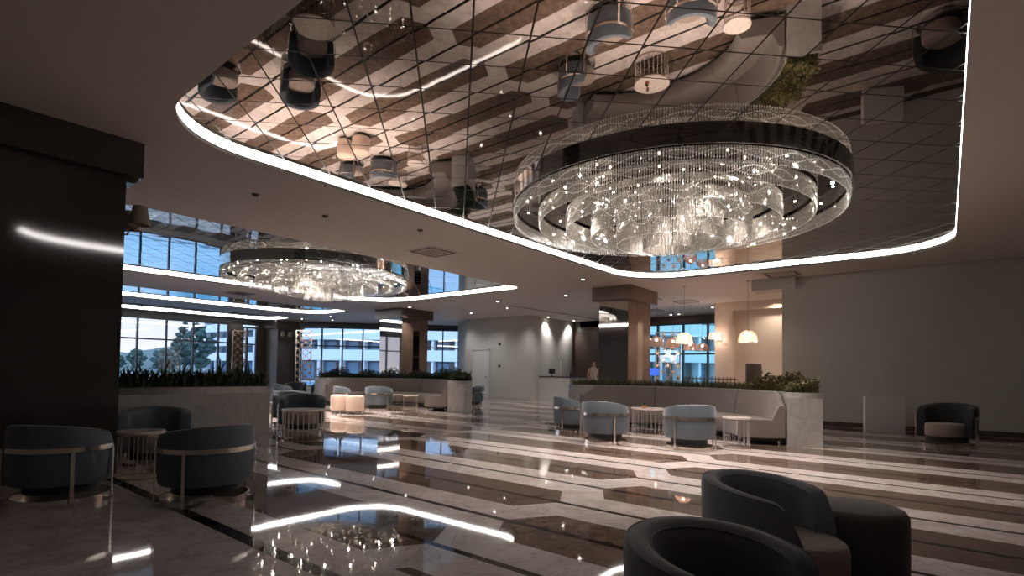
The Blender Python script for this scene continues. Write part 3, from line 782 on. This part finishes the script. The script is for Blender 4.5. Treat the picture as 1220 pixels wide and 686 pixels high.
bt=MB().lathe([(.001,0),(.04,0),(.045,.1),(.02,.18),(.018,.22),(.001,.22)],16).build('bottle',M['black'],smooth=True); bt.location=(20.95,13.5,1.10); tag(bt,'small dark bottle on the reception counter','bottle')
br=MB().cyl((0,0),.05,1.10,1.85,14).build('white_roll_stand',M['white'],loc=(20.7,13.85,0),smooth=True); tag(br,'slim white upright roll on the reception counter','roll stand')
dk=empty('side_desk',(21.8,11.9,0)); tag(dk,'black framed side desk right of the reception counter','desk')
MB().box((0,0,1.2),(2.0,.5,1.24)).build('desk_top',M['black'],dk)
for x in (0,.95,1.95): MB().box((x,0,0),(x+.05,.5,1.2)).build('leg',M['black'],dk)
# wall door on reception wall
dr=empty('door_1',(19.69,17.35,0),PI/2); tag(dr,kind='structure')
MB().box((0,0,0),(.06,.06,2.4)).box((1.1,0,0),(1.16,.06,2.4)).box((0,0,2.34),(1.16,.06,2.4)).build('door_frame',M['white'],dr)
dlf=MB().box((.06,.0,0),(1.1,.03,2.34)).build('door_leaf',M['white'],dr)
MB().box((.14,.03,1.0),(.26,.07,1.03)).build('door_handle',M['steel'],dlf)
for z,l in ((2.62,'dark round wall sensor, the upper of two beside the white door'),(1.55,'dark round wall switch, the lower of two beside the white door')):
    o=MB().cyl((0,0),.07,0,.03,18,M=Matrix.Rotation(-PI/2,4,'Y')).build('wall_switch',M['black'],loc=(19.7,16.75,z)); tag(o,l,'switch')
# receptionist
def person(loc,rz):
    t=empty('person',loc,rz); tag(t,'person with dark hair and white top standing behind the right planter near the counter','person')
    me=bpy.data.meshes.new('body')
    V=[(0,0,.95),(0,0,1.12),(0,0,1.38),(0,0,1.50),(.01,0,1.60),(.02,0,1.70),
       (0,.10,.90),(0,.10,.50),(-.01,.10,.09),(.12,.11,.03),(0,-.10,.90),(0,-.10,.50),(-.01,-.10,.09),(.12,-.11,.03),
       (0,.18,1.42),(0,.22,1.15),(.16,.18,1.08),(.24,.15,1.08),(0,-.18,1.42),(0,-.22,1.15),(.16,-.18,1.08),(.24,-.15,1.08)]
    E_=[(0,1),(1,2),(2,3),(3,4),(4,5),(0,6),(6,7),(7,8),(8,9),(0,10),(10,11),(11,12),(12,13),(2,14),(14,15),(15,16),(16,17),(2,18),(18,19),(19,20),(20,21)]
    R=[.14,.12,.14,.055,.075,.085,.085,.055,.04,.035,.085,.055,.04,.035,.06,.045,.032,.028,.06,.045,.032,.028]
    me.from_pydata(V,E_,[]); o=bpy.data.objects.new('body',me); link(o,t)
    me.materials.append(M['skin'])
    sk=o.modifiers.new('skin','SKIN')
    for i,v in enumerate(me.skin_vertices[0].data): v.radius=(R[i],R[i]); v.use_root=(i==0)
    sub=o.modifiers.new('sub','SUBSURF'); sub.levels=2; sub.render_levels=2
    MB().lathe([(.11,.95),(.15,.9),(.14,1.12),(.18,1.36),(.15,1.46),(.07,1.52)],24).build('shirt',M['shirt'],t,True)
    MB().lathe([(.17,.1),(.17,.95),(.13,1.0)],24).build('skirt',M['black'],t,True)
    b=MB().ball((-.01,0,1.715),.105,1,1,1.05,2); b.build('hair',M['hair'],t,True)
    f=MB().ball((.055,0,1.68),.07,.8,.85,1.2,2); f.build('face',M['skin'],t,True)
    n=MB().ball((.115,0,1.67),.015,1,.8,1.3,1); n.build('nose',M['skin'],t,True)
person((18.85,11.05,0),PI+.7)
# dining-area furniture
def make_dining(mat):
    t=empty('dining_chair'); tag(t,'x','chair')
    MB().box((-.22,-.22,.42),(.22,.22,.49)).build('seat',M['taupe'],t,bevel=.02)
    MB().box((-.23,-.22,.52),(-.18,.22,.98)).build('backrest',mat,t,bevel=.02)
    for sx in (-.2,.2):
        for sy in (-.2,.2): MB().cyl((sx,sy),.014,0,.44 if sx>0 else .9,8).build('leg',M['gold'],t)
    return t
dc=make_dining(M['velvetd'])
for x,y,rz,l in ((17.0,7.9,1.0,'dark dining chair behind the right planter, beneath the dining windows'),(17.6,7.3,2.4,'dark dining chair beneath the small pink pendants'),(16.6,5.9,-.6,'dark dining chair beneath the large pink pendant, left')):
    copies(dc,(x,y,0),rz,l,'dining chairs beyond the right planter')
hb=MB().box((-.22,-.05,0),(.22,.05,1.62)).build('menu_stand',M['gmirror'],loc=(16.9,4.45,0),bevel=.01); hb.rotation_euler=(0,0,-51*D2R); tag(hb,'dark glossy upright panel between the dining chairs and cream niche','stand')
rt=empty('spindle_rail',(16.2,5.5,0),-50*D2R); tag(rt,'row of thin dark spindles behind the right planter','railing')
MB().box((-.8,-.02,1.14),(.8,.02,1.17)).build('rail',M['rattan'],rt)
MB().box((-.8,-.02,.2),(.8,.02,.24)).build('rail',M['rattan'],rt)
for k in range(14): MB().cyl((-.75+k*.115,0),.012,0,1.22,6).build('spindle',M['rattan'],rt)
# blue panel
bp_=empty('info_screen',(18.3,8.25,0),-51*D2R); tag(bp_,'small bright blue display standing by the dining windows','screen')
MB().box((-.19,-.02,1.22),(.19,.02,1.48)).build('display',M['blue'],bp_); MB().box((-.02,-.02,0),(.02,.02,1.22)).build('pole',M['black'],bp_); MB().box((-.15,-.15,0),(.15,.15,.02)).build('base',M['black'],bp_)
# ------------------------------------------------------------------ outside
def big(name,a,b,mat,kind='structure'):
    o=MB().box(a,b).build(name,mat); tag(o,kind=kind); return o
big('ground',(-260,-120,-1.2),(320,420,-.35),M['paving'])
big('pool_water',(0,34,-.35),(40,62,-.30),M['pool'])
fwd=Vector((.777,.63,0)); rgt=Vector((.63,-.777,0))
def W(px,dep): # a spot outdoors given a bearing and a distance
    return fwd*dep+rgt*((px-610)/638*dep)
def building(p0,p1,floors,pitch,zb,depth,label,band=1.25,roofz=None,bays=10):
    p0=Vector((p0.x,p0.y,-.35)); L=(p1-p0).length; ang=math.atan2(p1.y-p0.y,p1.x-p0.x); L=Vector((p1.x-p0.x,p1.y-p0.y)).length
    t=empty('building',p0,ang); tag(t,label,'building')
    H=zb+floors*pitch
    MB().box((0,1.6,0),(L,depth,H)).build('wall',M['extb'],t)
    for k in range(floors):
        z=zb+k*pitch
        MB().box((-.3,0,z),(L+.3,.2,z+band)).box((-.3,0,z-.2),(L+.3,1.7,z)).build('balcony',M['extw'],t)
    MB().box((-.5,-.3,H),(L+.5,depth+.3,H+.6)).build('roof',M['extw'],t)
    for k in range(-1,floors):
        z=zb+k*pitch
        for i in range(bays):
            x=L*(i+.12)/bays; w=L/bays*.5
            MB().box((x,1.52,max(0,z+.1)),(x+w,1.6,z+pitch-.45)).build('window',M['extg'],t)
    for i in range(bays+1):
        x=L*i/bays; MB().box((x-.15,.2,0),(x+.15,1.6,H)).build('divider',M['extw'],t)
    return t
building(W(352,78),W(600,74),3,3.0,3.2,12,'long white balconied building straight beyond the far windows',1.35,bays=9)
building(W(241,112),W(300,100),3,2.95,3.3,12,'white balconied block seen through the right half of the left windows',1.35,bays=4)
building(W(740,60),W(900,66),4,3.1,3.3,12,'white balconied building beyond the dining windows',1.2,bays=7)
# hill
b=MB(); nx,ny=50,12; rows=[]
for i in range(nx+1):
    px=-150+i*(560/nx); row=[]
    for j in range(ny+1):
        dep=150+j*22; h=(3.2+(px-60)*.062 if px>60 else 3)+random.uniform(-.7,.7); h=max(1.8,min(h,14))
        z=-1+h*math.sin(min(1,j/7)*PI/2)*1.15+random.uniform(-.4,.4)
        p=W(px,dep); row.append(b.bm.verts.new((p.x,p.y,z)))
    rows.append(row)
for i in range(nx):
    for j in range(ny): b.face([rows[i][j],rows[i+1][j],rows[i+1][j+1],rows[i][j+1]])
tag(b.build('hill',M['hill'],smooth=True),kind='structure')
def tree(px,dep,h,w,label,tall=False):
    p=W(px,dep); t=empty('tree',(p.x,p.y,-.4)); tag(t,label,'tree')
    MB().cyl((0,0),.04*h*.5,0,h*.5,8,r2=.02*h*.5).build('trunk',M['bark'],t)
    b=MB()
    for k in range(110):
        u=random.random(); a=random.uniform(0,2*PI); z=h*(.22+.74*u); env=(1-u)**.8 if tall else math.sin(PI*(.15+.8*(1-u))); r=w*.5*env*math.sqrt(random.random()); s=w*random.uniform(.07,.16)*(1-.5*u if tall else 1)
        b.ball((r*math.cos(a),r*math.sin(a),z),s,1,1,.8,1,.3)
    b.build('crown',M['tree'],t)
for px,dep,h,w,l,*tl in ((219,96,10.2,6,'tall conical tree against the sky in the left windows',True),(239,88,9.0,4.4,'broad tree beside the tall one, left of the white block'),(163,135,6.2,4,'small dark tree on the ridge in the left windows'),(138,135,4.6,4,'lowest bush-like tree at the far left of the windows'),(196,84,4.4,4,'round tree in front of the hill')):
    tree(px,dep,h,w,l,bool(tl))
# ------------------------------------------------------------------ light & camera
w=bpy.data.worlds.new('sky'); sc.world=w; w.use_nodes=True; nt=w.node_tree
bg=nt.nodes['Background']; tc=nt.nodes.new('ShaderNodeTexCoord'); sp_=nt.nodes.new('ShaderNodeSeparateXYZ'); nt.links.new(tc.outputs['Generated'],sp_.inputs[0])
rp=nt.nodes.new('ShaderNodeValToRGB'); nt.links.new(sp_.outputs[2],rp.inputs[0])
e=rp.color_ramp.elements; e[0].position=0; e[0].color=(.64,.56,.575,1); e[1].position=.45; e[1].color=(.62,.90,1.22,1)
k=rp.color_ramp.elements.new(.13); k.color=(.50,.50,.56,1)
nt.links.new(rp.outputs[0],bg.inputs[0]); bg.inputs[1].default_value=1.0
def portal(loc,size,rot):
    l=bpy.data.lights.new('window_portal','AREA'); l.shape='RECTANGLE'; l.size,l.size_y=size; l.cycles.is_portal=True
    o=bpy.data.objects.new('window_portal',l); link(o); o.location=loc; o.rotation_euler=rot
portal((4.9,29.8,2),(15.8,3.4),(-PI/2,0,0))
portal((19.0,25.0,2),(9.0,3.4),(-PI/2,0,-PI/4))
portal((23.4,9.2,1.9),(6.7,3.4),(-PI/2,0,-PI/2))
cam=bpy.data.cameras.new('camera'); co=bpy.data.objects.new('camera',cam); link(co); sc.camera=co
F_,PITCH,ROLL,SY,AZ=638.,.0298,.0150,81.7,50.95*D2R
cam.sensor_fit='HORIZONTAL'; cam.sensor_width=36; cam.lens=F_/1220*36; cam.shift_y=SY/1220; cam.clip_end=2000; cam.clip_start=.05
ax=PI/2-AZ; ay=-AZ
Fw=Vector((math.cos(ax),math.cos(ay),0)); Rt=Vector((math.sin(ax),math.sin(ay),0)); Up=Vector((0,0,1))
f2=Fw*math.cos(PITCH)+Up*math.sin(PITCH); u2=-Fw*math.sin(PITCH)+Up*math.cos(PITCH)
cr,sr=math.cos(ROLL),math.sin(ROLL)
r3=Rt*cr+u2*sr; u3=u2*cr-Rt*sr
mt=Matrix((r3,u3,-f2)).transposed().to_4x4(); mt.translation=(0,0,1.25); co.matrix_world=mt
sc.view_settings.view_transform='Standard'; sc.view_settings.look='None'; sc.view_settings.exposure=1.2; sc.view_settings.gamma=1; sc.view_settings.use_curve_mapping=False
cy=sc.cycles
cy.max_bounces=10; cy.diffuse_bounces=4; cy.glossy_bounces=6; cy.transmission_bounces=4; cy.transparent_max_bounces=24
cy.sample_clamp_indirect=4; cy.caustics_reflective=False; cy.caustics_refractive=False; cy.use_denoising=True
cy.use_light_tree=True
